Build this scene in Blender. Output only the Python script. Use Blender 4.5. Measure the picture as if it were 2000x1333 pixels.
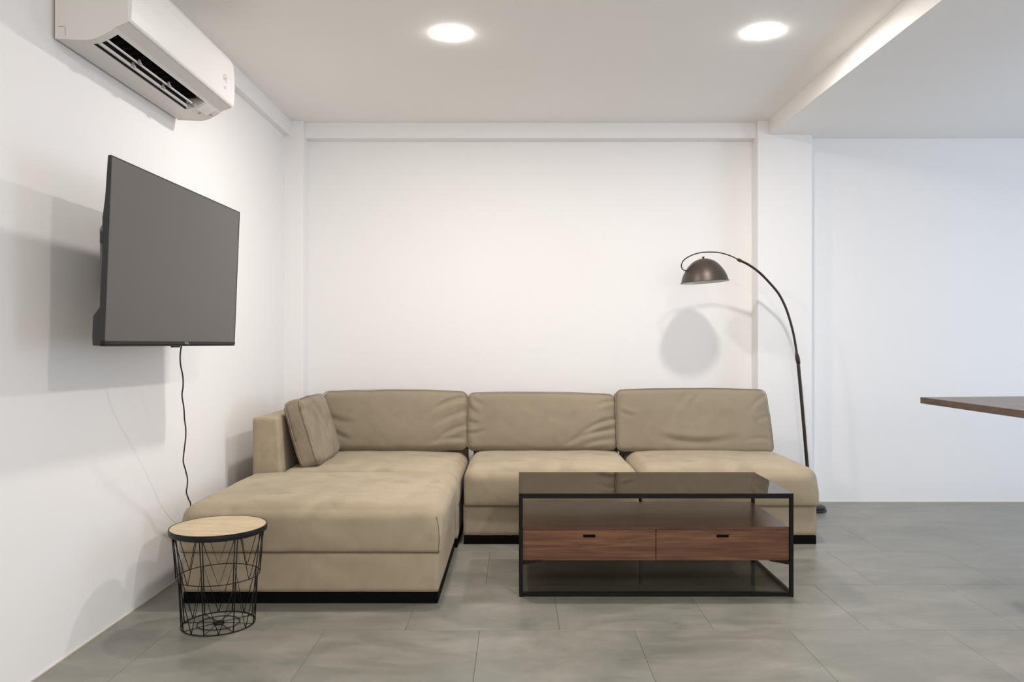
import bpy, bmesh, math, random
from mathutils import Vector, Matrix, noise
random.seed(7)
PI = math.pi
S = bpy.context.scene
C = S.collection
for o in list(bpy.data.objects):
    bpy.data.objects.remove(o)

# ------------------------------------------------------------------ camera
F = 1530.0           # focal length in pixels of the 2000 px wide frame
CX, CY, CZ = 1010.0, 673.0, 1.11
cam_d = bpy.data.cameras.new('camera')
cam_d.sensor_width = 36.0
cam_d.lens = 36.0 * F / 2000
cam_d.shift_x = -(CX - 1000) / 2000
cam_d.shift_y = (CY - 666.5) / 2000
cam_d.clip_start = 0.05
cam = bpy.data.objects.new('camera', cam_d)
cam.location = (0, 0, CZ)
cam.rotation_euler = (PI / 2, 0, 0)
C.objects.link(cam)
S.camera = cam

# ------------------------------------------------------------------ world, exposure, daylight and fill light
S.view_settings.view_transform = 'Standard'
S.view_settings.look = 'None'
S.view_settings.gamma = 1.0
S.view_settings.use_curve_mapping = False
S.view_settings.exposure = 0.24
w = bpy.data.worlds.new('sky')
S.world = w
w.use_nodes = True
w.node_tree.nodes['Background'].inputs[0].default_value = (0.62, 0.78, 1.0, 1)
w.node_tree.nodes['Background'].inputs[1].default_value = 1.0

LAMP_W = 18.5        # watts of every downlight
LAMP_COL = (1.0, 0.945, 0.905)
WIN_W = 32.0
def area(name, loc, rot, sx, sy, power, col):
    d = bpy.data.lights.new(name, 'AREA')
    d.shape = 'RECTANGLE'; d.size = sx; d.size_y = sy
    d.energy = power; d.color = col
    o = bpy.data.objects.new(name, d)
    o.location = loc; o.rotation_euler = rot
    C.objects.link(o)
    return o
# daylight through the glazed door in the right-hand wall
area('daylight', (4.93, 3.5, 1.15), (0, PI / 2, 0), 2.0, 1.3, WIN_W, (0.56, 0.74, 1.0))
# added warm fill light behind the camera, tilted up to brighten the ceiling
area('front_fill', (1.2, -1.86, 1.35), (PI / 2 + 0.9, 0, 0), 3.6, 1.9, 74.0, (1.0, 0.89, 0.82))

# ------------------------------------------------------------------ materials
def mat(name, col, rough=0.6, metal=0.0, spec=0.5, emit=None, sheen=0.0):
    m = bpy.data.materials.new(name)
    m.use_nodes = True
    b = m.node_tree.nodes['Principled BSDF']
    b.inputs['Base Color'].default_value = (*col, 1)
    b.inputs['Roughness'].default_value = rough
    b.inputs['Metallic'].default_value = metal
    b.inputs['Specular IOR Level'].default_value = spec
    if sheen:
        b.inputs['Sheen Weight'].default_value = sheen
        b.inputs['Sheen Roughness'].default_value = 0.4
    if emit:
        b.inputs['Emission Color'].default_value = (*emit[0], 1)
        b.inputs['Emission Strength'].default_value = emit[1]
    return m
def nd(m, t, **kw):
    n = m.node_tree.nodes.new(t)
    for k, v in kw.items():
        if k in n.inputs: n.inputs[k].default_value = v
        else: setattr(n, k, v)
    return n
def lk(m, a, b): m.node_tree.links.new(a, b)
def ramp(m, fac, stops):
    r = m.node_tree.nodes.new('ShaderNodeValToRGB')
    e = r.color_ramp.elements
    e[0].position, e[0].color = stops[0][0], (*stops[0][1], 1)
    e[1].position, e[1].color = stops[-1][0], (*stops[-1][1], 1)
    for p, c in stops[1:-1]:
        x = e.new(p); x.color = (*c, 1)
    lk(m, fac, r.inputs[0])
    return r.outputs[0]
def bsdf(m): return m.node_tree.nodes['Principled BSDF']
def coords(m, scale=(1, 1, 1), src='Object', rot=(0, 0, 0)):
    tc = m.node_tree.nodes.new('ShaderNodeTexCoord')
    mp = m.node_tree.nodes.new('ShaderNodeMapping')
    mp.inputs['Scale'].default_value = scale
    mp.inputs['Rotation'].default_value = rot
    lk(m, tc.outputs[src], mp.inputs[0])
    return mp.outputs[0]
def bump(m, h, strength=0.1, dist=0.01):
    b = m.node_tree.nodes.new('ShaderNodeBump')
    b.inputs['Strength'].default_value = strength
    b.inputs['Distance'].default_value = dist
    lk(m, h, b.inputs['Height'])
    lk(m, b.outputs[0], bsdf(m).inputs['Normal'])

def plaster(name, a, b):
    m = mat(name, a, 0.72, spec=0.25)
    co = coords(m, src='Object')
    n = nd(m, 'ShaderNodeTexNoise', Scale=1.3, Detail=5.0)
    lk(m, co, n.inputs['Vector'])
    lk(m, ramp(m, n.outputs[0], [(0.3, a), (0.7, b)]), bsdf(m).inputs['Base Color'])
    n2 = nd(m, 'ShaderNodeTexNoise', Scale=90.0, Detail=3.0)
    lk(m, co, n2.inputs['Vector'])
    bump(m, n2.outputs[0], 0.06, 0.004)
    return m
M = {}
M['wall'] = plaster('white wall paint', (0.90, 0.885, 0.868), (0.91, 0.895, 0.878))
M['ceiling'] = plaster('white ceiling paint', (0.92, 0.89, 0.855), (0.93, 0.90, 0.865))

def velvet(name, base, k=0.12):
    m = mat(name, base, 0.92, spec=0.15, sheen=0.12)
    co = coords(m)
    n = nd(m, 'ShaderNodeTexNoise', Scale=4.0, Detail=5.0, Roughness=0.6, Distortion=0.5)
    lk(m, co, n.inputs['Vector'])
    lo = tuple(c * (1 - k) for c in base); hi = tuple(min(1, c * (1 + k)) for c in base)
    col = ramp(m, n.outputs[0], [(0.32, lo), (0.5, base), (0.68, hi)])
    # darker nap smudges where the pile has been brushed the other way
    n2 = nd(m, 'ShaderNodeTexNoise', Scale=7.0, Detail=3.0)
    lk(m, co, n2.inputs['Vector'])
    mask = ramp(m, n2.outputs[0], [(0.58, (0, 0, 0)), (0.78, (1, 1, 1))])
    mx = m.node_tree.nodes.new('ShaderNodeMix'); mx.data_type = 'RGBA'
    lk(m, mask, mx.inputs[0]); lk(m, col, mx.inputs[6])
    mx.inputs[7].default_value = (*[c * (1 - 1.5 * k) for c in base], 1)
    lk(m, mx.outputs[2], bsdf(m).inputs['Base Color'])
    n3 = nd(m, 'ShaderNodeTexNoise', Scale=350.0, Detail=2.0)
    lk(m, co, n3.inputs['Vector'])
    bump(m, n3.outputs[0], 0.12, 0.002)
    return m
VB = (0.405, 0.333, 0.232)
M['velvet'] = velvet('beige velvet upholstery', VB)
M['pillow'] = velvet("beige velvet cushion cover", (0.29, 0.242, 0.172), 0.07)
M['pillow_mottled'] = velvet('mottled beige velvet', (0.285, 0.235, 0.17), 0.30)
M['seam'] = mat('dark seam thread', (0.12, 0.095, 0.07), 0.9)
M['plinth'] = mat('black plinth', (0.003, 0.0027, 0.0025), 0.7, spec=0.08)
M['black_metal'] = mat('black powder-coated steel', (0.006, 0.0052, 0.0045), 0.5, spec=0.2)
M['wire'] = mat('black basket wire', (0.007, 0.006, 0.006), 0.45, spec=0.3)
M['bronze'] = mat('dark bronze lacquered metal', (0.085, 0.066, 0.056), 0.42, metal=0.55)
M['pole'] = mat('dark brown lamp pole', (0.040, 0.026, 0.021), 0.35, metal=0.3)
M['shade_in'] = mat('white enamel inside of the shade', (0.8, 0.78, 0.75), 0.4)
M['plastic'] = mat('white air conditioner plastic', (0.80, 0.775, 0.75), 0.38, spec=0.45)
M['plastic_side'] = mat('off-white air conditioner casing', (0.72, 0.69, 0.65), 0.45, spec=0.4)
M['grey_plastic'] = mat('grey plastic', (0.36, 0.33, 0.33), 0.5)
M['dark_plastic'] = mat('black plastic', (0.014, 0.012, 0.011), 0.5, spec=0.3)
M['tv_back'] = mat('charcoal television casing', (0.030, 0.029, 0.027), 0.5, spec=0.4)
M['screen'] = mat('matt dark television screen', (0.105, 0.095, 0.088), 0.42, spec=0.5)
M['bezel'] = mat('dark brown bottom bezel', (0.018, 0.014, 0.012), 0.5, spec=0.25)
M['silver'] = mat('silver lettering', (0.65, 0.62, 0.60), 0.4)
M['cable'] = mat('black rubber cable', (0.02, 0.017, 0.015), 0.5)
M['sticker'] = mat('grey print', (0.42, 0.42, 0.43), 0.5)
M['sticker_pale'] = mat('pale lilac print', (0.66, 0.60, 0.62), 0.5)
M['joint'] = mat('tile joint', (0.20, 0.198, 0.18), 0.9)
M['sealant'] = mat('cream sealant', (0.72, 0.66, 0.55), 0.7)
M['lamp'] = mat('opal diffuser', (0.9, 0.9, 0.9), 0.5, emit=((1.0, 0.95, 0.91), 34.0))
M['lamp_ring'] = mat('white lamp rim', (0.85, 0.84, 0.82), 0.5)
M['frame_white'] = mat('white window frame', (0.75, 0.75, 0.75), 0.5)

def glass(name, tint, ior, rough=0.015):
    m = bpy.data.materials.new(name); m.use_nodes = True
    t = m.node_tree; t.nodes.clear()
    out = t.nodes.new('ShaderNodeOutputMaterial')
    mix = t.nodes.new('ShaderNodeMixShader')
    fr = t.nodes.new('ShaderNodeFresnel')
    # same reflectance from both faces of the thin pane (no refraction inside it)
    geo = t.nodes.new('ShaderNodeNewGeometry'); mr = t.nodes.new('ShaderNodeMapRange')
    mr.inputs['To Min'].default_value = ior; mr.inputs['To Max'].default_value = 1.0 / ior
    t.links.new(geo.outputs['Backfacing'], mr.inputs['Value']); t.links.new(mr.outputs[0], fr.inputs[0])
    tr = t.nodes.new('ShaderNodeBsdfTransparent'); tr.inputs[0].default_value = (*tint, 1)
    gl = t.nodes.new('ShaderNodeBsdfGlossy'); gl.inputs[0].default_value = (0.9, 0.88, 0.87, 1); gl.inputs[1].default_value = rough
    t.links.new(fr.outputs[0], mix.inputs[0]); t.links.new(tr.outputs[0], mix.inputs[1]); t.links.new(gl.outputs[0], mix.inputs[2])
    t.links.new(mix.outputs[0], out.inputs[0])
    return m
M['smoked'] = glass('smoked table glass', (0.27, 0.24, 0.215), 1.5)
M['grey_glass'] = glass('grey tinted shelf glass', (0.80, 0.80, 0.79), 1.12, 0.08)
M['clear'] = glass('clear window glass', (0.93, 0.96, 0.97), 1.45)

def wood(name, dark, mid, light, scale=(1.2, 14, 14), rough=0.45, spec=0.35):
    m = mat(name, mid, rough, spec=spec)
    co = coords(m, scale)
    n = nd(m, 'ShaderNodeTexNoise', Scale=2.2, Detail=8.0, Roughness=0.62, Distortion=1.1)
    lk(m, co, n.inputs['Vector'])
    c1 = ramp(m, n.outputs[0], [(0.28, dark), (0.48, mid), (0.72, light)])
    co2 = coords(m, (scale[0] * 2.5, scale[1] * 9, scale[2] * 9))
    n2 = nd(m, 'ShaderNodeTexNoise', Scale=2.0, Detail=4.0)
    lk(m, co2, n2.inputs['Vector'])
    c2 = ramp(m, n2.outputs[0], [(0.35, (0.78, 0.76, 0.74)), (0.65, (1.1, 1.1, 1.1))])
    mx = m.node_tree.nodes.new('ShaderNodeMix'); mx.data_type = 'RGBA'; mx.blend_type = 'MULTIPLY'
    mx.inputs[0].default_value = 1.0
    lk(m, c1, mx.inputs[6]); lk(m, c2, mx.inputs[7])
    lk(m, mx.outputs[2], bsdf(m).inputs['Base Color'])
    bump(m, n2.outputs[0], 0.08, 0.002)
    return m
M['walnut'] = wood('walnut veneer', (0.058, 0.024, 0.012), (0.135, 0.060, 0.031), (0.24, 0.112, 0.058), scale=(0.9, 11, 11))
M['walnut_top'] = wood('walnut shelf', (0.055, 0.026, 0.016), (0.105, 0.049, 0.031), (0.15, 0.072, 0.044), rough=0.3)
M['oak'] = wood('pale oak', (0.55, 0.43, 0.25), (0.64, 0.51, 0.315), (0.72, 0.59, 0.38), (3, 18, 18), 0.5)
M['brown_wood'] = wood('dark stained wood', (0.07, 0.045, 0.034), (0.12, 0.08, 0.06), (0.17, 0.115, 0.085), (14, 1.2, 14), 0.32)

def tile_mat(i, f):
    a = (0.162 * f, 0.165 * f, 0.140 * f); b = (0.238 * f, 0.230 * f, 0.195 * f); c = (0.318 * f, 0.302 * f, 0.260 * f)
    m = mat('grey cement-look tile %d' % i, a, 0.42, spec=0.55)
    tc = m.node_tree.nodes.new('ShaderNodeTexCoord')
    oi = m.node_tree.nodes.new('ShaderNodeObjectInfo')
    mp = nd(m, 'ShaderNodeMapping'); mp.inputs['Scale'].default_value = (1, 2.0, 1)
    add = nd(m, 'ShaderNodeVectorMath', operation='ADD')
    sc = nd(m, 'ShaderNodeVectorMath', operation='SCALE')
    sc.inputs[0].default_value = (0.25, 0.15, 0.0)
    lk(m, oi.outputs['Random'], sc.inputs['Scale'])
    geo = m.node_tree.nodes.new('ShaderNodeNewGeometry')
    lk(m, geo.outputs['Position'], add.inputs[0]); lk(m, sc.outputs[0], add.inputs[1])
    lk(m, add.outputs[0], mp.inputs[0])
    n = nd(m, 'ShaderNodeTexNoise', Scale=2.6, Detail=9.0, Roughness=0.66, Distortion=0.6)
    lk(m, mp.outputs[0], n.inputs['Vector'])
    lk(m, ramp(m, n.outputs[0], [(0.28, a), (0.5, b), (0.72, c)]), bsdf(m).inputs['Base Color'])
    rr = ramp(m, n.outputs[0], [(0.2, (0.28,) * 3), (0.8, (0.42,) * 3)])
    lk(m, rr, bsdf(m).inputs['Roughness'])
    bump(m, n.outputs[0], 0.04, 0.004)
    return m
TILES = [tile_mat(i, f) for i, f in enumerate((0.985, 1.0, 1.015))]

# ------------------------------------------------------------------ mesh helpers
def px(x, y, d):
    """point that stands on the ray of photo pixel (x, y) at depth d"""
    return Vector(((x - CX) / F * d, d, CZ - (y - CY) / F * d))
def obj(name, bm, m, parent=None, smooth=False, **props):
    bmesh.ops.recalc_face_normals(bm, faces=bm.faces)
    me = bpy.data.meshes.new(name)
    bm.to_mesh(me); bm.free()
    for x in (m if isinstance(m, (list, tuple)) else [m]): me.materials.append(x)
    if smooth:
        for p in me.polygons: p.use_smooth = True
    o = bpy.data.objects.new(name, me)
    C.objects.link(o)
    if parent: o.parent = parent
    for k, v in props.items(): o[k] = v
    return o
def box(bm, a, b, bev=0.0, seg=2, mi=0):
    a = Vector(a); b = Vector(b)
    g = bmesh.ops.create_cube(bm, size=1.0)
    vs = g['verts']
    for v in vs:
        v.co = Vector(((a[i] + b[i]) / 2 + v.co[i] * (b[i] - a[i]) for i in range(3)))
    fs = set(f for v in vs for f in v.link_faces)
    for f in fs: f.material_index = mi
    if bev:
        es = list(set(e for v in vs for e in v.link_edges))
        bmesh.ops.bevel(bm, geom=es, offset=bev, segments=seg, profile=0.6, affect='EDGES')
def mbox(name, a, b, m, parent=None, bev=0.0, seg=2, **props):
    bm = bmesh.new(); box(bm, a, b, bev, seg)
    return obj(name, bm, m, parent, **props)
def tube(bm, pts, r, n=10, cap=True, closed=False):
    pts = [Vector(p) for p in pts]
    k = len(pts)
    rr = r if isinstance(r, (list, tuple)) else [r] * k
    rings = []
    up = None
    for i, p in enumerate(pts):
        if closed: t = pts[(i + 1) % k] - pts[i - 1]
        else: t = pts[min(i + 1, k - 1)] - pts[max(i - 1, 0)]
        t.normalize()
        if up is None:
            up = t.orthogonal().normalized()
        up = (up - t * up.dot(t)).normalized()
        s = t.cross(up)
        rings.append([bm.verts.new(p + (up * math.cos(2 * PI * j / n) + s * math.sin(2 * PI * j / n)) * rr[i]) for j in range(n)])
    for i in range(k if closed else k - 1):
        a = rings[i]; b = rings[(i + 1) % k]
        for j in range(n):
            bm.faces.new((a[j], a[(j + 1) % n], b[(j + 1) % n], b[j]))
    if cap and not closed:
        bm.faces.new(rings[0][::-1]); bm.faces.new(rings[-1])
def spline(pts, m=6):
    pts = [Vector(p) for p in pts]; out = []
    for i in range(len(pts) - 1):
        p0 = pts[max(i - 1, 0)]; p1 = pts[i]; p2 = pts[i + 1]; p3 = pts[min(i + 2, len(pts) - 1)]
        for k in range(m):
            t = k / m
            out.append(0.5 * ((2 * p1) + (p2 - p0) * t + (2 * p0 - 5 * p1 + 4 * p2 - p3) * t * t + (3 * p1 - p0 - 3 * p2 + p3) * t ** 3))
    out.append(pts[-1])
    return out
def lathe(bm, prof, n=48, c=(0, 0, 0), mi=0):
    c = Vector(c); rings = []
    for r, z in prof:
        if r < 1e-6: rings.append([bm.verts.new(c + Vector((0, 0, z)))])
        else: rings.append([bm.verts.new(c + Vector((r * math.cos(2 * PI * j / n), r * math.sin(2 * PI * j / n), z))) for j in range(n)])
    for a, b in zip(rings, rings[1:]):
        for j in range(n):
            q = (j + 1) % n
            if len(a) == 1 and len(b) == 1: continue
            if len(a) == 1: f = bm.faces.new((a[0], b[j], b[q]))
            elif len(b) == 1: f = bm.faces.new((a[j], b[0], a[q]))
            else: f = bm.faces.new((a[j], b[j], b[q], a[q]))
            f.material_index = mi
def prism(bm, prof, y0, y1, ox=0.0):
    """closed (x, z) outline swept along y"""
    a = [bm.verts.new((ox + x, y0, z)) for x, z in prof]
    b = [bm.verts.new((ox + x, y1, z)) for x, z in prof]
    n = len(prof)
    for i in range(n): bm.faces.new((a[i], a[(i + 1) % n], b[(i + 1) % n], b[i]))
    bm.faces.new(a); bm.faces.new(b[::-1])
def thing(name, label, cat, loc=(0, 0, 0), rot=(0, 0, 0), group=None):
    o = bpy.data.objects.new(name, None); C.objects.link(o)
    o.empty_display_size = 0.1
    o.location = loc; o.rotation_euler = rot
    o['label'] = label; o['category'] = cat
    if group: o['group'] = group
    return o
def tag(o, label, cat, group=None):
    o['label'] = label; o['category'] = cat
    if group: o['group'] = group
    return o
def copy_tree(o, parent=None):
    c = o.copy(); C.objects.link(c)
    if parent: c.parent = parent
    for ch in [x for x in bpy.data.objects if x.parent == o]: copy_tree(ch, c)
    return c
def struct(name, bm, m, parent=None):
    o = obj(name, bm, m, parent)
    if not parent: o['kind'] = 'structure'
    return o
def sbox(name, a, b, m, bev=0.0):
    bm = bmesh.new(); box(bm, a, b, bev)
    return struct(name, bm, m)

def smooth01(t):
    t = max(0.0, min(1.0, t)); return t * t * (3 - 2 * t)
def crease(u, v, seg):
    """depth of one fold: (u0,v0,u1,v1,depth,width) in face units of metres"""
    u0, v0, u1, v1, dep, wd = seg
    dx, dy = u1 - u0, v1 - v0
    L = math.hypot(dx, dy) or 1e-6
    t = ((u - u0) * dx + (v - v0) * dy) / L
    s = ((u - u0) * -dy + (v - v0) * dx) / L
    tt = t / L
    if tt < -0.1 or tt > 1.1: return 0.0
    # slightly bent fold
    s += 0.06 * L * math.sin(PI * max(0, min(1, tt)))
    fade = smooth01((tt + 0.1) / 0.25) * smooth01((1.1 - tt) / 0.6)
    g = math.exp(-(s / wd) ** 2) - 0.55 * math.exp(-((s - 2.0 * wd) / (1.4 * wd)) ** 2)
    return dep * g * fade
def cushion(size, rt, rb, step=0.014, fn=None):
    """soft box: rt / rb are the edge radii of its upper and lower halves; fn(p, q) moves a point p, q = p / half size"""
    hx, hy, hz = size[0] / 2, size[1] / 2, size[2] / 2
    bm = bmesh.new()
    n = [max(4, int(round(s / step))) for s in size]
    vert = {}
    def get(i, j, k):
        key = (i, j, k)
        if key in vert: return vert[key]
        p = Vector((-hx + 2 * hx * i / n[0], -hy + 2 * hy * j / n[1], -hz + 2 * hz * k / n[2]))
        q = Vector((p.x / hx, p.y / hy, p.z / hz))
        r = rb + (rt - rb) * smooth01(q.z * 0.9 + 0.5)
        c = Vector((max(-hx + r, min(hx - r, p.x)), max(-hy + r, min(hy - r, p.y)), max(-hz + r, min(hz - r, p.z))))
        d = p - c
        if d.length > 1e-9:
            m_ = max(abs(d.x), abs(d.y), abs(d.z))
            # map the cube corner region to the sphere
            d = d.normalized() * (r if m_ > 0 else 0)
            p = c + d
        if fn: p = fn(p, q)
        vert[key] = bm.verts.new(p)
        return vert[key]
    def face(fix, val, a, b):
        for i in range(n[a]):
            for j in range(n[b]):
                ks = []
                for (di, dj) in ((0, 0), (1, 0), (1, 1), (0, 1)):
                    ix = [0, 0, 0]; ix[fix] = val; ix[a] = i + di; ix[b] = j + dj
                    ks.append(get(*ix))
                if fix == 2 and False: pass
                bm.faces.new(ks)
    for fix, a, b in ((0, 1, 2), (1, 0, 2), (2, 0, 1)):
        face(fix, 0, a, b); face(fix, n[fix], a, b)
    return bm
def fbm(p, s, seed=0.0):
    q = Vector((p.x * s + seed, p.y * s + seed * 1.7, p.z * s - seed))
    return noise.noise(q) + 0.5 * noise.noise(q * 2.1) + 0.25 * noise.noise(q * 4.3)

# ------------------------------------------------------------------ the room
WL = -1.60          # left wall
WB = 5.53           # back wall
WR = 5.51           # back wall right of the pillar
PF = 5.39           # pillar fronts
ZC = 2.65           # ceiling
XR, YF = 4.95, -1.9  # right and front walls
floor = sbox('floor', (WL - 0.1, YF - 0.1, -0.12), (XR + 0.1, WB + 0.1, -0.006), M['joint'])
tw, td = 0.60, 0.577
rows = []
y_top = 4.77
k = -2
while True:
    y1 = y_top - td * k; y0 = y1 - td
    if y1 < YF: break
    rows.append((k, max(y0, YF), min(y1, WB)))
    k += 1
shared = {}
for (k, y0, y1) in rows:
    off = 1.965 if k % 2 == 0 else 1.655
    i0 = math.floor((WL - off) / tw)
    x = off + i0 * tw
    while x < XR:
        x0, x1 = max(x, WL), min(x + tw, XR)
        x += tw
        if x1 - x0 < 0.01 or y1 - y0 < 0.02: continue
        key = (round(x1 - x0, 3), round(y1 - y0, 3), random.randrange(3))
        if key not in shared:
            bm = bmesh.new(); g = 0.0005
            hx, hy = (x1 - x0) / 2 - g, (y1 - y0) / 2 - g
            box(bm, (-hx, -hy, -0.006), (hx, hy, 0.0), 0.0005, 1)
            me = bpy.data.meshes.new('floor_tile'); bm.to_mesh(me); bm.free()
            me.materials.append(TILES[key[2]])
            shared[key] = me
        o = bpy.data.objects.new('floor_tile', shared[key])
        o.location = ((x0 + x1) / 2, (y0 + y1) / 2, 0)
        C.objects.link(o); o.parent = floor
sbox('wall_left', (WL - 0.1, YF - 0.1, -0.01), (WL, WB + 0.1, ZC + 0.1), M['wall'])
sbox('wall_back', (WL, WB, -0.01), (1.98, WB + 0.1, ZC + 0.1), M['wall'])
sbox('wall_alcove', (1.98, WR, -0.01), (XR + 0.1, WB + 0.1, ZC + 0.1), M['wall'])
bm = bmesh.new()   # right wall with the glazed door opening
box(bm, (XR, YF - 0.1, -0.01), (XR + 0.1, 2.8, ZC + 0.1)); box(bm, (XR, 4.2, -0.01), (XR + 0.1, WR, ZC + 0.1)); box(bm, (XR, 2.8, 2.2), (XR + 0.1, 4.2, ZC + 0.1))
struct('wall_right', bm, M['wall'])
bm = bmesh.new()   # front wall with its window
box(bm, (WL, YF - 0.1, -0.01), (-0.7, YF, ZC + 0.1)); box(bm, (3.1, YF - 0.1, -0.01), (XR, YF, ZC + 0.1))
box(bm, (-0.7, YF - 0.1, -0.01), (3.1, YF, 0.35)); box(bm, (-0.7, YF - 0.1, 2.35), (3.1, YF, ZC + 0.1))
struct('wall_front', bm, M['wall'])
bm = bmesh.new()
for a, b in (((XR + 0.03, 2.8, 0), (XR + 0.08, 2.86, 2.2)), ((XR + 0.03, 4.14, 0), (XR + 0.08, 4.2, 2.2)), ((XR + 0.03, 2.8, 2.14), (XR + 0.08, 4.2, 2.2)), ((XR + 0.03, 2.8, 0), (XR + 0.08, 4.2, 0.06))): box(bm, a, b)
d1 = struct('door_1', bm, M['frame_white'])
mbox('pane', (XR + 0.05, 2.86, 0.06), (XR + 0.056, 4.14, 2.14), M['clear'], d1)
bm = bmesh.new()
for a, b in (((-0.7, YF - 0.08, 0.35), (-0.64, YF - 0.03, 2.35)), ((3.04, YF - 0.08, 0.35), (3.1, YF - 0.03, 2.35)), ((1.17, YF - 0.08, 0.35), (1.23, YF - 0.03, 2.35)), ((-0.7, YF - 0.08, 0.35), (3.1, YF - 0.03, 0.41)), ((-0.7, YF - 0.08, 2.29), (3.1, YF - 0.03, 2.35))): box(bm, a, b)
w1 = struct('window_1', bm, M['frame_white'])
mbox('pane', (-0.64, YF - 0.06, 0.41), (1.17, YF - 0.054, 2.29), M['clear'], w1)
mbox('pane', (1.23, YF - 0.06, 0.41), (3.04, YF - 0.054, 2.29), M['clear'], w1)
sbox('ceiling', (WL - 0.1, YF - 0.1, ZC), (XR + 0.1, WB + 0.1, ZC + 0.1), M['ceiling'])
# dropped soffit on the right, its underside sinks a little towards the room
bm = bmesh.new()
SX = 1.73
vs = [bm.verts.new(p) for p in ((SX, YF, 2.42), (XR, YF, 2.42), (XR, WR, 2.562), (SX, WR + 0.02, 2.556), (SX, YF, ZC + 0.02), (XR, YF, ZC + 0.02), (XR, WR, ZC + 0.02), (SX, WR + 0.02, ZC + 0.02))]
for f in ((0, 1, 2, 3), (4, 5, 6, 7), (0, 1, 5, 4), (1, 2, 6, 5), (2, 3, 7, 6), (3, 0, 4, 7)): bm.faces.new([vs[i] for i in f])
struct('trim_1', bm, M['ceiling'])
sbox('trim_2', (WL - 0.02, PF, -0.01), (-1.473, WB + 0.02, ZC + 0.02), M['wall'], 0.006)      # corner pillar
bm = bmesh.new(); box(bm, (1.656, PF, -0.01), (2.03, WB + 0.02, ZC + 0.02), 0.006)
struct('trim_3', bm, M['wall'])                                                           # right pillar
sbox('trim_4', (-1.475, 5.44, 2.543), (1.66, WB + 0.02, ZC + 0.02), M['wall'], 0.006)       # beam along the back wall
sbox('trim_5', (WL - 0.02, YF, 2.545), (-1.555, PF + 0.01, ZC + 0.02), M['wall'], 0.006)    # beam along the left wall
sbox('trim_6', (WL, YF, 0.0), (WL + 0.004, PF, 0.005), M['sealant'])                      # bead of sealant at the foot of the wall
sbox('trim_7', (2.03, WR - 0.004, 0.0), (XR, WR, 0.005), M['sealant'])

# ------------------------------------------------------------------ ceiling downlights
def downlight(x, y, z, label, power, group='round ceiling downlights'):
    t = thing('downlight', label, 'ceiling light', (x, y, z), group=None)
    bm = bmesh.new(); lathe(bm, [(0.0795, 0.0), (0.0795, -0.0015), (0.083, -0.0015), (0.085, -0.001), (0.085, 0.0)], 48)
    obj('rim', bm, M['lamp_ring'], t, True)
    bm = bmesh.new(); lathe(bm, [(0.0785, 0.0), (0.0785, -0.007), (0.074, -0.012), (0.05, -0.015), (0.0, -0.016)], 48)
    obj('diffuser', bm, M['lamp'], t, True)
    d = bpy.data.lights.new('bulb', 'AREA'); d.shape = 'DISK'; d.size = 0.15
    d.energy = power; d.color = LAMP_COL
    o = bpy.data.objects.new('bulb', d); C.objects.link(o); o.parent = t; o.location = (0, 0, -0.0175)
    return t
downlight(-0.326, 3.88, ZC, 'round flat ceiling downlight on the left, above the corner end of the sofa', LAMP_W)
downlight(1.212, 3.86, ZC, 'round flat ceiling downlight on the right, beside the dropped ceiling edge', LAMP_W)
def soffit_z(y): return 2.42 + (2.556 - 2.42) * (y - YF) / (WR - YF)
for x, y, p in ((1.212, 1.08, 27.0),):
    downlight(x, y, ZC, 'round flat ceiling downlight above the camera, nearest the front window', p)
for x, y, p in ((3.2, -0.3, 10.0),):
    downlight(x, y, soffit_z(y), 'round downlight under the dropped ceiling', p)

# ------------------------------------------------------------------ sofa
def seat_module(name, label, x0, x1, y0, y1, back=None, arm=None, seed=1.0, cat='sofa section', folds=()):
    t = thing(name, label, cat, ((x0 + x1) / 2, (y0 + y1) / 2, 0))
    W, D = x1 - x0, y1 - y0
    hx, hy = W / 2, D / 2
    bm = bmesh.new(); box(bm, (-hx + 0.004, -hy + 0.004, 0), (hx - 0.004, hy - 0.004, 0.048), 0.002, 1)
    obj('plinth', bm, M['plinth'], t)
    def fb(p, q):
        return p + Vector((0.0015 * fbm(p, 5, seed), 0.0015 * fbm(p, 6, seed + 3), 0))
    bm = cushion((W - 0.003, D - 0.006, 0.172), 0.006, 0.006, 0.02, fb)
    b = obj('base', bm, M['velvet'], t, True); b.location = (0, 0, 0.048 + 0.086)
    return t
def seat_cushion(t, cx, cy, W, D, z0, H, seed, front_over=0.012, folds=(), rt=0.062):
    hz = H / 2
    def f(p, q):
        crown = 0.016 * (1 - q.x ** 4) * (1 - q.y ** 4)
        if q.z > 0.0: p = p + Vector((0, 0, crown * smooth01(q.z)))
        # puffed sides between the edges
        e = 0.012 * (1 - abs(q.z) ** 2.5)
        if q.y < -0.9: p.y -= e * (1 - q.x ** 6)
        if abs(q.x) > 0.9: p.x += math.copysign(e, q.x) * (1 - q.y ** 6) * 0.6
        nn = fbm(p, 3.0, seed)
        p.z += 0.0055 * nn * smooth01(q.z + 0.6)
        p.y += 0.0035 * fbm(p, 5.0, seed + 9) * smooth01(1 - (q.y + 1) * 3)
        for s in folds:
            c = crease(p.x, p.y, s)
            if q.z > 0.5: p.z -= c
        return p
    bm = cushion((W, D, H), rt, 0.010, 0.014, f)
    c = obj('seat_cushion', bm, M['velvet'], t, True)
    c.location = (cx, cy, z0 + hz)
    # stitched seam running round the lower edge
    return c
def seam(parent, pts, r=0.0022):
    bm = bmesh.new(); tube(bm, pts, r, 6)
    return obj('seam', bm, M['seam'], parent, True)

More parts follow.
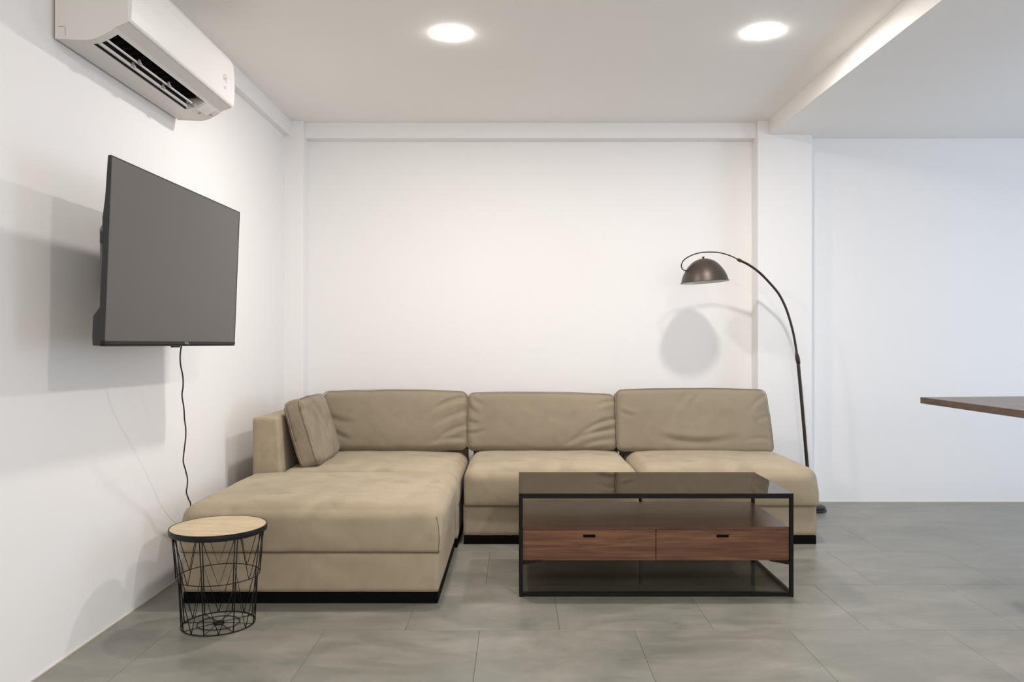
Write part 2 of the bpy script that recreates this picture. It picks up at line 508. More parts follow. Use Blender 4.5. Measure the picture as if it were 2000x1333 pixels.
# ottoman at the front left
t = seat_module('ottoman', 'large square beige velvet ottoman with black plinth, in front of the sofa corner', -1.434, -0.335, 3.35, 4.245, seed=2.0, cat='ottoman')
c = seat_cushion(t, 0, -0.002, 1.122, 0.905, 0.220, 0.198, 2.2)
seam(c, [(-0.552, -0.448, -0.098), (0.553, -0.448, -0.098)])
seam(c, spline([(0.548, -0.452, -0.092), (0.553, -0.458, -0.04), (0.548, -0.455, 0.02), (0.535, -0.43, 0.06)]), 0.0014)
# corner section with its low left arm
t = seat_module('corner_sofa_section', 'corner sofa section in beige velvet with a low left arm, behind the ottoman', -1.446, -0.322, 4.268, 5.30, seed=5.0)
W, D = 1.124, 1.032
seat_cushion(t, 0.07, -0.09, 0.985, 0.862, 0.220, 0.196, 5.1)
def fb(p, q):
    p = p + Vector((0.0015 * fbm(p, 5, 8), 0.0015 * fbm(p, 6, 3), 0))
    if q.x > 0: p.x -= 0.028 * (q.z + 1) / 2 * (q.x)          # the inner face leans
    return p
bm = cushion((0.168, 1.024, 0.492), 0.014, 0.008, 0.016, fb)
o = obj('arm', bm, M['velvet'], t, True); o.location = (-0.478, 0, 0.219 + 0.246)
bm = cushion((0.95, 0.10, 0.44), 0.02, 0.008, 0.02, lambda p, q: p + Vector((0, 0.002 * fbm(p, 5, 2), 0)))
o = obj('backrest', bm, M['velvet'], t, True); o.location = (0.083, 0.464, 0.219 + 0.22)
# two armless sections
for i, (x0, x1, lab, sd) in enumerate(((-0.300, 0.6795, 'middle armless section of the beige velvet sofa, behind the coffee table', 11.0), (0.6825, 1.664, 'right end armless section of the beige velvet sofa, beside the floor lamp', 23.0))):
    t = seat_module('armless_sofa_section', lab, x0, x1, 4.343, 5.30, seed=sd)
    W = x1 - x0
    cu = seat_cushion(t, 0 if i == 0 else 0.010, -0.075, W - (0.012 if i == 0 else 0.004), 0.835, 0.214, 0.208, sd, rt=0.066)
    seam(cu, [(-W / 2 + 0.01, -0.413, -0.103), (W / 2 - 0.01, -0.413, -0.103)])
    bm = cushion((W - (0.02 if i == 0 else 0.09), 0.10, 0.44), 0.02, 0.008, 0.02, lambda p, q: p + Vector((0, 0.002 * fbm(p, 5, 2), 0)))
    o = obj('backrest', bm, M['velvet'], t, True); o.location = (0 if i == 0 else -0.04, 0.426, 0.219 + 0.22)

# loose cushions
def pillow(name, label, size, loc, rot, seed, folds=(), m='pillow', r=0.045, shape=None, seams=True, bulge=0.032, nz=0.005):
    W, T, H = size
    def f(p, q):
        b = (1 - abs(q.x) ** 2.6) * (1 - abs(q.z) ** 2.6)
        sgn = -1 if q.y < 0 else 1
        full = max(0.0, b)
        p = p.copy()
        p.y += (bulge if q.y < 0 or name == 'side_cushion' else 0.008) * full * q.y
        # corners stay put, edges between them pull in or puff out
        p.z += 0.010 * math.copysign(1, q.z) * (1 - q.x ** 2) * smooth01((abs(q.z) - 0.5) * 2)
        p.x += 0.006 * math.copysign(1, q.x) * (1 - q.z ** 2) * smooth01((abs(q.x) - 0.8) * 5)
        if shape: p = shape(p, q)
        if q.y < 0.2:
            k = 0.0
            for s in folds: k += 1.45 * crease(p.x, p.z, s)
            p.y += k * smooth01((0.2 - q.y) * 2)
            # gathers along the side seams
            ed = smooth01((abs(q.x) - 0.80) * 5)
            p.y += ed * 0.005 * noise.noise(Vector((q.x * 3, seed, p.z * 46)))
        p += Vector((0.4, 1.0, 0.6)) * nz * fbm(p, 4.2, seed)
        p += Vector((0.2, 1.0, 0.3)) * 0.0016 * fbm(p, 15.0, seed + 4)
        return p
    bm = cushion((W, T, H), r, r * 0.8, 0.011, f)
    o = obj(name, bm, M[m], None, True)
    o.location = loc; o.rotation_euler = rot
    tag(o, label, 'cushion')
    if seams:
        # piping round the front edge, following the same soft shape
        hx, hz, hy = W / 2, H / 2, T / 2
        for side in (-1, 1):
            pts = []
            N = 40
            def pt(x, z):
                q = Vector((x / hx, side * 0.85, z / hz))
                rr = r * 0.9
                c = Vector((max(-hx + rr, min(hx - rr, x)), 0, max(-hz + rr, min(hz - rr, z))))
                d = Vector((x, 0, z)) - c
                if d.length > 1e-6: v = c + d.normalized() * rr
                else: v = Vector((x, 0, z))
                v.y = side * (hy - r * 0.45)
                return f(v, q)
            for a in range(4):
                for i in range(N):
                    s = -1 + 2 * i / N
                    x, z = ((s, -1), (1, s), (-s, 1), (-1, -s))[a]
                    pts.append(pt(x * hx, z * hz))
            bm = bmesh.new(); tube(bm, pts, 0.0028, 6, closed=True)
            obj('piping', bm, M[m], o, True)
    return o
TL = math.radians(-11)
F1 = [(0.46, 0.15, 0.20, 0.03, 0.010, 0.016), (0.47, 0.06, 0.24, -0.05, 0.008, 0.014), (0.47, -0.03, 0.27, -0.13, 0.010, 0.014), (0.46, -0.12, 0.20, -0.155, 0.006, 0.012),
      (-0.40, -0.06, -0.25, -0.13, 0.006, 0.014), (-0.42, 0.02, -0.22, -0.02, 0.005, 0.016), (0.35, 0.17, 0.25, 0.10, 0.005, 0.01)]
F2 = [(0.47, 0.13, 0.34, 0.09, 0.008, 0.012), (0.48, 0.02, 0.22, -0.10, 0.011, 0.013), (0.48, -0.05, 0.12, -0.165, 0.009, 0.012), (0.46, -0.12, 0.24, -0.17, 0.006, 0.010),
      (-0.47, 0.10, -0.40, 0.04, 0.006, 0.010), (-0.47, 0.00, -0.39, -0.02, 0.006, 0.012), (-0.47, -0.08, -0.36, -0.06, 0.006, 0.010), (-0.45, 0.15, -0.36, 0.10, 0.005, 0.01)]
F3 = [(-0.02, 0.18, -0.14, 0.02, 0.007, 0.018), (0.07, 0.18, -0.03, 0.07, 0.006, 0.016), (0.47, 0.16, 0.36, 0.06, 0.007, 0.012), (0.48, 0.02, 0.38, -0.02, 0.005, 0.012),
      (-0.20, -0.118, 0.30, -0.108, 0.008, 0.018), (0.46, -0.12, 0.30, -0.14, 0.006, 0.01), (-0.46, 0.05, -0.36, 0.02, 0.005, 0.012)]
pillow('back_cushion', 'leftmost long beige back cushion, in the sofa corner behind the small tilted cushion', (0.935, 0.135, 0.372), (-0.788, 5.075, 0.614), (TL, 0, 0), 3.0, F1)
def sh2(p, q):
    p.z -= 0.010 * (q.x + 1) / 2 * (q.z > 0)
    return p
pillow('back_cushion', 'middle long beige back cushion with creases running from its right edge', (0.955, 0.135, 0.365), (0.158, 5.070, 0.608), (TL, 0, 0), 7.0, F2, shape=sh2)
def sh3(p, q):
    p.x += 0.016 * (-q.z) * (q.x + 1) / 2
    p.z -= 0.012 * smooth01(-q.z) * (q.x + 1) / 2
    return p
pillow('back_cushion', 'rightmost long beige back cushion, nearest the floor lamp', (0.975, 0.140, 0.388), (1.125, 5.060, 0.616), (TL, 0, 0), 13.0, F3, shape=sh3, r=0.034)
pillow('side_cushion', 'square mottled beige cushion leaning on the left arm of the sofa corner', (0.62, 0.118, 0.375), (-1.185, 4.66, 0.612),
       (0, 0, 0), 17.0, [(-0.10, 0.18, 0.02, -0.05, 0.006, 0.02), (0.16, 0.17, 0.10, -0.10, 0.006, 0.02)], 'pillow_mottled', r=0.04, bulge=0.02)
sc_ = bpy.data.objects['side_cushion']
sc_.rotation_mode = 'XYZ'
sc_.matrix_world = Matrix.Translation((-1.210, 4.655, 0.606)) @ Matrix.Rotation(math.radians(-17), 4, 'Y') @ Matrix.Rotation(math.radians(90 + 2), 4, 'Z')

# ------------------------------------------------------------------ coffee table
t = thing('coffee_table', 'low rectangular coffee table with black steel frame, smoked glass top and walnut drawers', 'coffee table', (0.6115, 3.727, 0))
HX, HY, TZ, s = 0.6025, 0.2885, 0.455, 0.016
for sx in (-1, 1):
    for sy in (-1, 1):
        mbox('leg', (sx * HX - (s if sx > 0 else 0), sy * HY - (s if sy > 0 else 0), 0), (sx * HX + (s if sx < 0 else 0), sy * HY + (s if sy < 0 else 0), TZ - 0.006), M['black_metal'], t, 0.001, 1)
for z0 in (0.004, TZ - 0.006 - s):
    for sy in (-1, 1):
        mbox('rail', (-HX + s, sy * HY - (s if sy > 0 else 0), z0), (HX - s, sy * HY + (s if sy < 0 else 0), z0 + s), M['black_metal'], t, 0.001, 1)
    for sx in (-1, 1):
        mbox('rail', (sx * HX - (s if sx > 0 else 0), -HY + s, z0), (sx * HX + (s if sx < 0 else 0), HY - s, z0 + s), M['black_metal'], t, 0.001, 1)
mbox('glass_top', (-HX, -HY, TZ - 0.006), (HX, HY, TZ), M['smoked'], t, 0.001, 1)
mbox('glass_shelf', (-HX + s, -HY + s, 0.014), (HX - s, HY - s, 0.019), M['grey_glass'], t, label='grey tinted glass shelf just above the floor')
bz0, bz1 = 0.158, 0.306
bm = bmesh.new()
box(bm, (-HX + 0.0165, -HY + 0.030, bz0), (HX - 0.0165, HY - 0.020, bz0 + 0.014))
box(bm, (-HX + 0.0165, -HY + 0.030, bz0 + 0.014), (-HX + 0.030, HY - 0.020, bz1 - 0.014)); box(bm, (HX - 0.030, -HY + 0.030, bz0 + 0.014), (HX - 0.0165, HY - 0.020, bz1 - 0.014))
box(bm, (-HX + 0.030, HY - 0.032, bz0 + 0.014), (HX - 0.030, HY - 0.020, bz1 - 0.014))
cab = obj('drawer_box', bm, M['walnut'], t)
mbox('shelf', (-HX + 0.0165, -HY + 0.010, bz1 - 0.013), (HX - 0.0165, HY - 0.020, bz1), M['walnut_top'], t, 0.001, 1)
for sx in (-1, 1):
    x0, x1 = (-HX + 0.0170, -0.0018) if sx < 0 else (0.0018, HX - 0.0170)
    dr = bmesh.new()
    # drawer front with a real slot for the finger pull
    cx = -0.012 + (x0 + x1) / 2 - (-0.012 if sx < 0 else 0.0) if False else (x0 + x1) / 2
    zc = bz0 + 0.107; hw, hh = 0.027, 0.0065
    Y0, Y1 = -HY + 0.012, -HY + 0.030
    box(dr, (x0, Y0, bz0), (cx - hw, Y1, bz1 - 0.014)); box(dr, (cx + hw, Y0, bz0), (x1, Y1, bz1 - 0.014))
    box(dr, (cx - hw, Y0, bz0), (cx + hw, Y1, zc - hh)); box(dr, (cx - hw, Y0, zc + hh), (cx + hw, Y1, bz1 - 0.014))
    bmesh.ops.remove_doubles(dr, verts=dr.verts, dist=1e-5)
    d = obj('drawer', dr, M['walnut'], t)
    bm = bmesh.new(); box(bm, (cx - hw - 0.0006, Y0 - 0.0012, zc - hh - 0.0006), (cx + hw + 0.0006, Y1 - 0.002, zc + hh + 0.0006), 0.004, 3)
    obj('finger_pull', bm, M['plinth'], d, label='recessed black finger pull')
for sx in (-1, 1):    # tapering steel brackets that carry the drawer box
    bm = bmesh.new()
    xa, xb = sx * (HX - s), sx * (HX - 0.105)
    vs = [bm.verts.new(p) for p in ((xa, -HY + 0.002, bz0), (xb, -HY + 0.002, bz0), (xb, -HY + 0.002, bz0 - 0.001), (xa, -HY + 0.002, bz0 - 0.017), (xa, -HY + 0.014, bz0), (xb, -HY + 0.014, bz0), (xb, -HY + 0.014, bz0 - 0.001), (xa, -HY + 0.014, bz0 - 0.017))]
    for f in ((0, 1, 2, 3), (4, 5, 6, 7), (0, 1, 5, 4), (1, 2, 6, 5), (2, 3, 7, 6), (3, 0, 4, 7)): bm.faces.new([vs[i] for i in f])
    obj('bracket', bm, M['black_metal'], t)

# ------------------------------------------------------------------ wire basket side table
t = thing('side_table', 'small round side table with pale wood lid on a black wire basket', 'side table', (-1.185, 3.11, 0))
ZT, RT, RM, RB, ZM = 0.390, 0.184, 0.156, 0.138, 0.196
bm = bmesh.new(); lathe(bm, [(0, ZT - 0.016), (RT - 0.004, ZT - 0.016), (RT - 0.004, ZT), (0, ZT)], 72)
obj('tabletop', bm, M['oak'], t)
bm = bmesh.new(); lathe(bm, [(RT - 0.004, ZT - 0.020), (RT, ZT - 0.020), (RT + 0.001, ZT - 0.010), (RT, ZT + 0.001), (RT - 0.004, ZT + 0.001), (RT - 0.004, ZT - 0.020)], 72)
obj('rim', bm, M['wire'], t, label='black metal rim round the lid')
def ring(r, z, n=64): return [(r * math.cos(2 * PI * i / n), r * math.sin(2 * PI * i / n), z) for i in range(n)]
def pol(r, a, z): return Vector((r * math.cos(a), r * math.sin(a), z))
def mkring(r, z, th=0.0022):
    bm = bmesh.new(); tube(bm, ring(r, z), th, 8, closed=True); obj('ring', bm, M['wire'], t, True)
mkring(RT - 0.008, ZT - 0.022); mkring(RM, ZM, 0.0018); mkring(RB, 0.003, 0.0024); mkring(RB * 0.58, 0.004, 0.0018)
A0 = math.radians(-69.1 - 22.5)
for i in range(8):
    a = A0 + i * PI / 4; h = a + PI / 8
    bm = bmesh.new()
    tube(bm, [pol(RT - 0.008, a, ZT - 0.022), pol(RM, a, ZM), pol(RB, a, 0.003)], 0.0024, 6)
    obj('upright_wire', bm, M['wire'], t, True)
    bm = bmesh.new()
    tube(bm, [pol(RT - 0.008, a + 0.07, ZT - 0.022), pol(RM, h, ZM - 0.004), pol(RT - 0.008, a + PI / 4 - 0.07, ZT - 0.022)], 0.0018, 6)
    obj('zigzag_wire', bm, M['wire'], t, True)
    bm = bmesh.new()
    tube(bm, [pol(RB, a - PI / 8, 0.003), pol(RM, a, ZM + 0.004), pol(RB, a + PI / 8, 0.003)], 0.0018, 6)
    obj('zigzag_wire', bm, M['wire'], t, True)
    bm = bmesh.new(); tube(bm, [pol(0.012, a, 0.006), pol(RB, a, 0.003)], 0.0015, 6)
    obj('spoke', bm, M['wire'], t, True)
bm = bmesh.new(); lathe(bm, [(0, 0.001), (0.020, 0.001), (0.022, 0.005), (0.012, 0.010), (0, 0.011)], 24)
obj('hub', bm, M['wire'], t, True)

# ------------------------------------------------------------------ arc floor lamp
t = thing('arc_floor_lamp', 'tall dark bronze arc floor lamp with dome shade, behind the right end of the sofa', 'floor lamp', (1.955, 5.24, 0))
L0 = Vector((1.955, 5.24, 0))
def ld(x): return 5.08 + (5.24 - 5.08) * max(0, min(1, (x - 1377) / (1583 - 1377)))
def LP(x, y): return px(x, y, ld(x)) - L0
bm = bmesh.new(); lathe(bm, [(0, 0), (0.105, 0), (0.108, 0.004), (0.108, 0.010), (0.098, 0.013), (0.098, 0.020), (0.102, 0.024), (0.098, 0.030), (0.03, 0.034), (0, 0.034)], 56)
obj('base', bm, M['dark_plastic'], t, True)
low = [(1583, 985), (1577, 915), (1571.5, 850), (1565, 775), (1558.5, 705)]
pts = [Vector((LP(1583, 985).x, 0, 0.03))] + [LP(*p) for p in low[1:]]
bm = bmesh.new(); tube(bm, spline(pts), 0.0112, 12); obj('lower_pole', bm, M['pole'], t, True)
jj = LP(1558.5, 705); j2 = LP(1556.5, 694)
bm = bmesh.new(); tube(bm, [jj + (jj - j2) * 0.6, jj, (jj + j2) / 2, j2, j2 + (j2 - jj) * .3], [0.012, 0.0145, 0.0145, 0.012, 0.009], 12); obj('collar', bm, M['pole'], t, True)
up = [(1557, 697), (1553, 670), (1547, 641), (1536, 605), (1521.6, 575.5), (1502.7, 552.4), (1481.7, 531.4), (1460.7, 516.7), (1443, 508.3)]
bm = bmesh.new(); tube(bm, spline([LP(*p) for p in up]), 0.0080, 12); obj('upper_pole', bm, M['pole'], t, True)
a_, b_ = LP(1449, 511), LP(1439, 506.2)
bm = bmesh.new(); tube(bm, [a_, (a_ * 2 + b_) / 3, (a_ + b_ * 2) / 3, b_], [0.0085, 0.0105, 0.0105, 0.005], 12); obj('collar', bm, M['pole'], t, True)
wr = [(1441, 507), (1429, 501), (1414.5, 496), (1400.5, 493.3), (1386.5, 492.7), (1372.5, 493.3), (1359, 496), (1346.6, 501), (1336.8, 507.3), (1331.9, 514.3), (1330.8, 520.6), (1333.3, 526.2), (1338.2, 529), (1343.8, 527.6), (1350, 522), (1357, 516.5)]
bm = bmesh.new(); tube(bm, spline([px(x, y, 5.08 + max(0, x - 1377) * (0.16 / 206) - (0.0, 0.03, 0.06, 0.085, 0.10)[max(0, k - 11)]) - L0 for k, (x, y) in enumerate(wr)]), 0.0040, 8); obj('curved_arm', bm, M['pole'], t, True)
RS, HS = 0.1515, 0.154
DP = [(1, 0), (0.985, 0.07), (0.955, 0.18), (0.91, 0.30), (0.85, 0.42), (0.775, 0.54), (0.685, 0.66), (0.58, 0.77), (0.46, 0.865), (0.33, 0.93), (0.18, 0.98), (0.07, 0.997)]
prof = [(RS + 0.001, 0.0)] + [(RS * r_, HS * z_) for r_, z_ in DP[1:]] + [(0, HS)]
inn = [(0, HS - 0.003)] + [(RS * r_ - 0.0025, (HS - 0.003) * z_) for r_, z_ in DP[:0:-1]] + [(RS - 0.0022, 0.0)]
sp = px(1376.5, 551.5, 5.08) - L0
bm = bmesh.new(); lathe(bm, prof, 64); lathe(bm, inn, 64, mi=1)
bmesh.ops.remove_doubles(bm, verts=bm.verts, dist=1e-6)
sh = obj('lamp_shade', bm, [M['bronze'], M['shade_in']], t, True); sh.location = sp; sh.rotation_euler = (0, math.radians(-3.6), 0)
bm = bmesh.new(); lathe(bm, [(RS - 0.0022, 0.0), (RS + 0.0012, -0.001), (RS + 0.0035, 0.001), (RS + 0.001, 0.004)], 64); obj('rim', bm, M['bronze'], sh, True)
bm = bmesh.new(); lathe(bm, [(0.006, HS - 0.004), (0.006, HS + 0.007), (0.009, HS + 0.007), (0.009, HS + 0.011), (0, HS + 0.012)], 20); obj('finial', bm, M['bronze'], sh, True)
bm = bmesh.new(); lathe(bm, [(0, 0.045), (0.012, 0.047), (0.024, 0.058), (0.029, 0.072), (0.026, 0.088), (0.016, 0.105), (0.014, 0.125), (0, 0.125)], 24); obj('light_bulb', bm, M['shade_in'], sh, True)

# ------------------------------------------------------------------ television
t = thing('television', 'large switched-off flat television tilted downwards on the left wall', 'television', (-1.3125, 3.083, 1.1035))
t.matrix_world = Matrix.Translation((-1.3240, 3.083, 1.1035)) @ Matrix.Rotation(math.radians(-1.4), 4, 'Z') @ Matrix.Rotation(math.radians(2.3), 4, 'Y')
HL, HT = 0.5485, 0.620      # half width along y, height
mbox('screen', (-0.004, -HL + 0.004, 0.018), (0.0, HL - 0.004, HT - 0.003), M['screen'], t)
bm = bmesh.new()
box(bm, (-0.010, -HL, HT - 0.003), (0.0012, HL, HT)); box(bm, (-0.010, -HL, 0.018), (0.0012, -HL + 0.004, HT - 0.003)); box(bm, (-0.010, HL - 0.004, 0.018), (0.0012, HL, HT - 0.003))
obj('frame', bm, M['tv_back'], t)
bm = bmesh.new(); box(bm, (-0.012, -HL, 0.006), (0.003, HL, 0.018), 0.001, 1); box(bm, (-0.014, -HL, 0.0), (0.001, HL, 0.0055), 0.001, 1)
bz = obj('bottom_bezel', bm, M['bezel'], t)
cu_ = bpy.data.curves.new('logo', 'FONT'); cu_.body = 'TCL'; cu_.size = 0.012; cu_.extrude = 0.0003; cu_.align_x = 'CENTER'
lo = bpy.data.objects.new('logo', cu_); C.objects.link(lo)
dg = bpy.context.evaluated_depsgraph_get(); me = bpy.data.meshes.new_from_object(lo.evaluated_get(dg)); bpy.data.objects.remove(lo)
me.materials.clear(); me.materials.append(M['silver'])
lo = bpy.data.objects.new('logo', me); C.objects.link(lo); lo.parent = bz
lo.matrix_local = Matrix.Translation((0.0036, 0.045, 0.0075)) @ Matrix(((0, 0, 1, 0), (1.7, 0, 0, 0), (0, 1, 0, 0), (0, 0, 0, 1)))
lo['label'] = 'small silver lettering on the bottom bezel'
# back cover: thin at the top, swelling towards the middle, bulky at the bottom
def sect(k):
    th = [(0.0, 0.034), (0.03, 0.036), (0.095, 0.036), (0.125, 0.016), (0.20, 0.015), (0.30, 0.014), (0.36, 0.013), (0.385, 0.018), (0.42, 0.018), (0.50, 0.010), (0.617, 0.004)]
    return [(-0.010, z) for z, x in th[:1]] + [(-0.010 - x * k, z) for z, x in th] + [(-0.010, 0.617)]
bm = bmesh.new()
ys = [(-HL + 0.002, 0.55), (-HL + 0.012, 1.0), (-HL + 0.12, 1.35), (-0.25, 1.9), (0.25, 1.9), (HL - 0.12, 1.35), (HL - 0.012, 1.0), (HL - 0.002, 0.55)]
rings = [[bm.verts.new((x, y, z + 0.001)) for x, z in sect(k)] for y, k in ys]
for a, b in zip(rings, rings[1:]):
    n = len(a)
    for i in range(n): bm.faces.new((a[i], a[(i + 1) % n], b[(i + 1) % n], b[i]))
bm.faces.new(rings[0]); bm.faces.new(rings[-1][::-1])
obj('back_cover', bm, M['tv_back'], t, False)
mbox('sensor', (-0.012, -0.06, -0.006), (-0.001, 0.0, 0.0), M['dark_plastic'], t, 0.001, 1)
bm = bmesh.new(); box(bm, (-0.0330, -0.540, 0.335), (-0.020, -0.520, 0.375), 0.004, 2)
obj('port_cover', bm, M['tv_back'], t)
bm = bmesh.new()
box(bm, (-0.085, -0.22, 0.15), (-0.050, -0.19, 0.50), 0.002, 1); box(bm, (-0.085, 0.19, 0.15), (-0.050, 0.22, 0.50), 0.002, 1); box(bm, (-0.10, -0.28, 0.30), (-0.085, 0.28, 0.34), 0.002, 1)
mt = obj('mount_bracket', bm, M['dark_plastic'], t)
bm = bmesh.new(); tube(bm, [(-0.09, 0.02, 0.32), (-0.18, 0.10, 0.32), (-0.27, 0.02, 0.33)], 0.014, 8); box(bm, (-0.29, -0.07, 0.20), (-0.265, 0.11, 0.46), 0.003, 1)
obj('wall_arm', bm, M['dark_plastic'], t)

# cable hanging from the television to the floor behind the ottoman
CP = [(354.5, 676, 3.12), (352, 692, 3.13), (352.5, 712, 3.15), (357, 735, 3.18), (357.5, 755, 3.21), (355.5, 773, 3.24), (359, 797, 3.28), (360.5, 820, 3.32), (363, 842, 3.36),
      (361.5, 865, 3.40), (358.5, 890, 3.43), (358, 903, 3.45), (362, 918, 3.48), (366, 935, 3.51), (365.5, 950, 3.54), (364, 962, 3.56), (368, 975, 3.60), (372, 987, 3.64)]
pts = [px(*p) for p in CP]
pts += [Vector((-1.565, 3.72, 0.27)), Vector((-1.575, 3.78, 0.15)), Vector((-1.58, 3.85, 0.02)), Vector((-1.575, 3.98, 0.008)), Vector((-1.57, 4.15, 0.008))]
bm = bmesh.new(); tube(bm, spline(pts, 5), 0.0030, 8)
tag(obj('power_cable', bm, M['cable'], None, True), 'thin black power cable hanging wavily from the television down the left wall', 'cable')

# ------------------------------------------------------------------ air conditioner
Y0, Y1 = 2.695, 3.672
t = thing('air_conditioner', 'white wall-mounted split air conditioner high on the left wall', 'air conditioner', (WL, (Y0 + Y1) / 2, 2.163))
inv = Vector((WL, (Y0 + Y1) / 2, 2.163))
def A(bm):      # shift from room to local coordinates
    for v in bm.verts: v.co -= inv
    return bm
top = [(0.235, 2.447), (0.0 + 0.012, 2.447)]
bot = [(0.012, 2.163), (0.118, 2.160)]
lip = [(0.205, 2.193), (0.217, 2.204), (0.258, 2.220), (0.261, 2.40), (0.255, 2.435)]
curve = [(0.118, 2.160), (0.140, 2.162), (0.160, 2.169), (0.180, 2.179), (0.205, 2.193)]
full = bot[:1] + curve + lip[1:] + top
cav = bot[:1] + [(0.118, 2.160), (0.122, 2.215), (0.150, 2.245), (0.195, 2.240), (0.205, 2.193)] + lip[1:] + top
bm = bmesh.new()
prism(bm, full, Y0 + 0.004, 2.737, WL); prism(bm, cav, 2.737, 3.498, WL); prism(bm, full, 3.498, Y1 - 0.004, WL)
obj('body', A(bm), M['plastic_side'], t)
# side cheeks, slightly proud and rounded
for ya, yb in ((Y0, Y0 + 0.005), (Y1 - 0.005, Y1)):
    bm = bmesh.new(); prism(bm, [(0.010, 2.162), (0.118, 2.158)] + [(x, z - 0.001) for x, z in curve[1:]] + [(0.217, 2.203), (0.259, 2.219), (0.263, 2.40), (0.257, 2.436), (0.236, 2.449), (0.010, 2.449)], ya, yb, WL)
    c = obj('side_panel', A(bm), M['plastic_side'], t)
    if ya == Y0:   # the moulded knock-out line
        bm = bmesh.new(); tube(bm, [Vector((WL + x, Y0 - 0.0003, z)) for x, z in ((0.022, 2.205), (0.040, 2.205), (0.046, 2.200), (0.046, 2.172))], 0.0009, 5)
        obj('groove', A(bm), M['grey_plastic'], c)
        bm = bmesh.new(); tube(bm, [Vector((WL + x, Y0 - 0.0003, z)) for x, z in ((0.022, 2.214), (0.046, 2.214), (0.055, 2.206), (0.055, 2.172))], 0.0007, 5)
# curved front panel, thicker than the body so its lower edge stands out as a bright lip
fp = [(0.259, 2.2215), (0.268, 2.221), (0.2725, 2.228), (0.2745, 2.26), (0.2755, 2.32), (0.274, 2.38), (0.269, 2.42), (0.258, 2.441), (0.235, 2.4505), (0.235, 2.4475), (0.255, 2.4365), (0.262, 2.40)]
bm = bmesh.new(); prism(bm, fp, Y0 - 0.0005, Y1 + 0.0005, WL)
bmesh.ops.bevel(bm, geom=[e for e in bm.edges if abs(e.verts[0].co.y - e.verts[1].co.y) < 1e-6], offset=0.0015, segments=1, affect='EDGES')
fpn = obj('front_panel', A(bm), M['plastic'], t)
bm = bmesh.new(); prism(bm, [(0.119, 2.1605), (0.123, 2.2145), (0.150, 2.2440), (0.194, 2.2390), (0.204, 2.1935), (0.2035, 2.1935), (0.1935, 2.2375), (0.150, 2.2425), (0.1245, 2.2135), (0.1205, 2.1605)], 2.738, 3.497, WL)
obj('air_outlet', A(bm), M['dark_plastic'], t, label='dark air outlet')
for k, (o0, z0, o1, z1) in enumerate(((0.1255, 2.1670, 0.1465, 2.1640), (0.157, 2.1760, 0.170, 2.1735))):
    bm = bmesh.new(); n_ = Vector((-(z1 - z0), 0, o1 - o0)).normalized() * 0.0026
    prism(bm, [(o0, z0), ((o0 + o1) / 2, (z0 + z1) / 2 - 0.002), (o1, z1), (o1 + n_.x, z1 + n_.z), (o0 + n_.x, z0 + n_.z)], 2.742, 3.493, WL)
    lv = obj('louvre', A(bm), M['plastic'], t)
    for yy in (2.96, 3.21, 3.46):
        bm = bmesh.new(); tube(bm, [Vector((WL + o1 + 0.004, yy - 0.008, z1 - 0.001)), Vector((WL + o1 + 0.004, yy + 0.008, z1 - 0.001))], 0.0055, 10)
        box(bm, (WL + o1, yy - 0.005, z1), (WL + o1 + 0.006, yy + 0.005, z1 + 0.012))
        obj('pivot', A(bm), M['grey_plastic'], lv)
vane = None
for i in range(14):
    yy = 2.775 + i * 0.052
    if vane is None:
        bm = bmesh.new(); box(bm, (-0.024, -0.001, -0.021), (0.024, 0.001, 0.021))
        vane = obj('inner_vane', bm, M['dark_plastic'], t)
    else:
        v2 = vane.copy(); C.objects.link(v2); v2.parent = t
    (vane if i == 0 else v2).location = Vector((WL + 0.160, yy, 2.216)) - inv
# display plate and sensor beside the outlet
def on_curve(o):   # height of the underside at distance o from the wall
    for (a, za), (b, zb) in zip(curve, curve[1:]):
        if a <= o <= b: return za + (zb - za) * (o - a) / (b - a)
    return 2.193
bm = bmesh.new()
oo = [0.162, 0.172, 0.182, 0.192, 0.204]
va = [bm.verts.new((WL + o, 3.512, on_curve(o) - 0.0008)) for o in oo]; vb = [bm.verts.new((WL + o, 3.622, on_curve(o) - 0.0008)) for o in oo]
for i in range(4): bm.faces.new((va[i], va[i + 1], vb[i + 1], vb[i]))
r_ = bmesh.ops.extrude_face_region(bm, geom=bm.faces[:]); bmesh.ops.translate(bm, verts=[v for v in r_['geom'] if isinstance(v, bmesh.types.BMVert)], vec=(0, 0, -0.0012))
obj('display_plate', A(bm), M['plastic'], t)
for (o, y, w_) in ((0.150, 3.575, 0.007), (0.176, 3.640, 0.009)):
    bm = bmesh.new(); z = on_curve(o); lathe(bm, [(0, -0.002), (w_ * .8, -0.002), (w_, 0.001), (0, 0.001)], 16, (WL + o, y, z - 0.0012)); obj('sensor', A(bm), M['grey_plastic'], t)
mbox('wall_plate', tuple(Vector((WL, Y0 + 0.012, 2.170)) - inv), tuple(Vector((WL + 0.012, Y1 - 0.012, 2.43)) - inv), M['grey_plastic'], t)
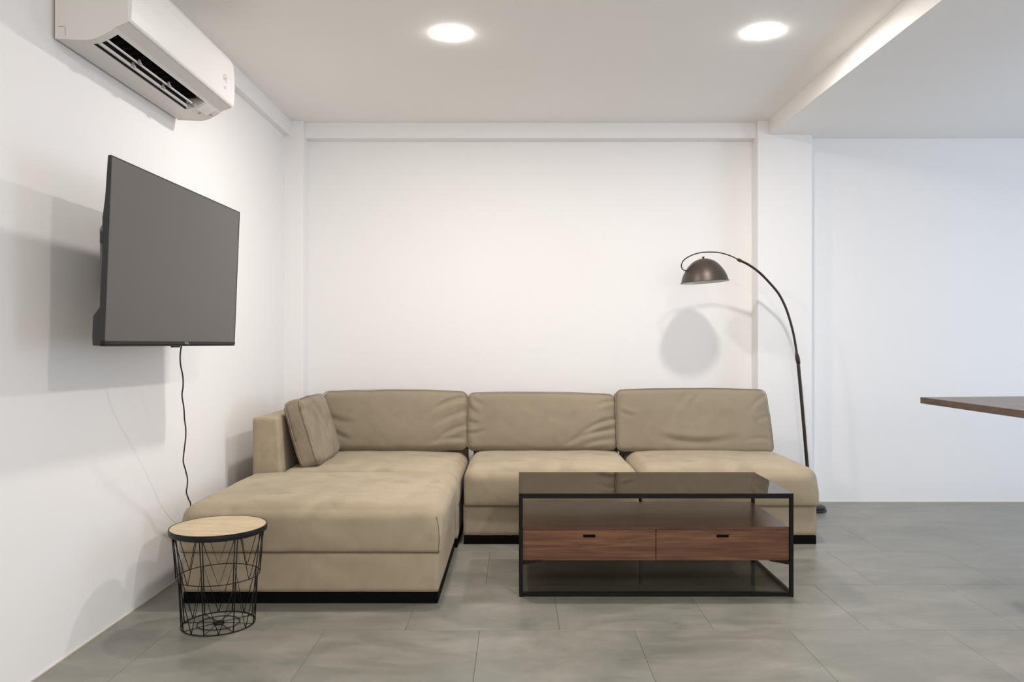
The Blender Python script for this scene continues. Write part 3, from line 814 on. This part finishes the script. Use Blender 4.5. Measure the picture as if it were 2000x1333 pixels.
# round printed emblem with a pale mark below it on the front panel
bm = bmesh.new()
cy_, cz_ = 3.552, 2.315
def P(y, z): return Vector((WL + 0.2757, y, z))
bmm = bmesh.new()
tube(bmm, [P(cy_ + 0.020 * math.cos(a), cz_ + 0.020 * math.sin(a)) for a in [i * PI / 16 - 1.2 for i in range(26)]], 0.0011, 5)
tube(bmm, [P(cy_ - 0.006, cz_ - 0.008), P(cy_, cz_ + 0.009), P(cy_ + 0.006, cz_ - 0.008)], 0.0012, 5)
tube(bmm, [P(cy_ - 0.008, cz_ + 0.002), P(cy_ + 0.008, cz_ + 0.002)], 0.0012, 5)
obj('emblem', A(bmm), M['sticker'], fpn)
bmm = bmesh.new(); tube(bmm, [P(cy_ - 0.010, cz_ - 0.036), P(cy_ + 0.010, cz_ - 0.036)], 0.0012, 5); tube(bmm, [P(cy_ - 0.010, cz_ - 0.042), P(cy_ + 0.010, cz_ - 0.042)], 0.0016, 5)
obj('printed_mark', A(bmm), M['sticker_pale'], fpn)
bm.free()
# refrigerant pipe cover going up behind the unit is hidden; nothing more is visible

# ------------------------------------------------------------------ high table at the right
t = thing('high_table', 'dark wood high table whose thin top juts in from the right edge', 'table', (2.70, 2.85, 0))
TT, TH = 0.873, 0.028
out = [(1.811, 3.52), (1.811, 2.10), (3.60, 2.10), (3.60, 3.70)]
bm = bmesh.new()
lo_ = [bm.verts.new((x - 2.70, y - 2.85, TT - TH)) for x, y in out]; hi_ = [bm.verts.new((x - 2.70, y - 2.85, TT)) for x, y in out]
bm.faces.new(lo_[::-1]); bm.faces.new(hi_)
for i in range(4): bm.faces.new((lo_[i], lo_[(i + 1) % 4], hi_[(i + 1) % 4], hi_[i]))
bmesh.ops.bevel(bm, geom=bm.edges[:], offset=0.0015, segments=1, affect='EDGES')
obj('tabletop', bm, M['brown_wood'], t)
mbox('pillar_leg', (-0.03, -0.04, 0.012), (0.05, 0.04, TT - TH), M['black_metal'], t, 0.002, 1)
mbox('foot_plate', (-0.22, -0.25, 0.0), (0.24, 0.25, 0.012), M['black_metal'], t, 0.002, 1)
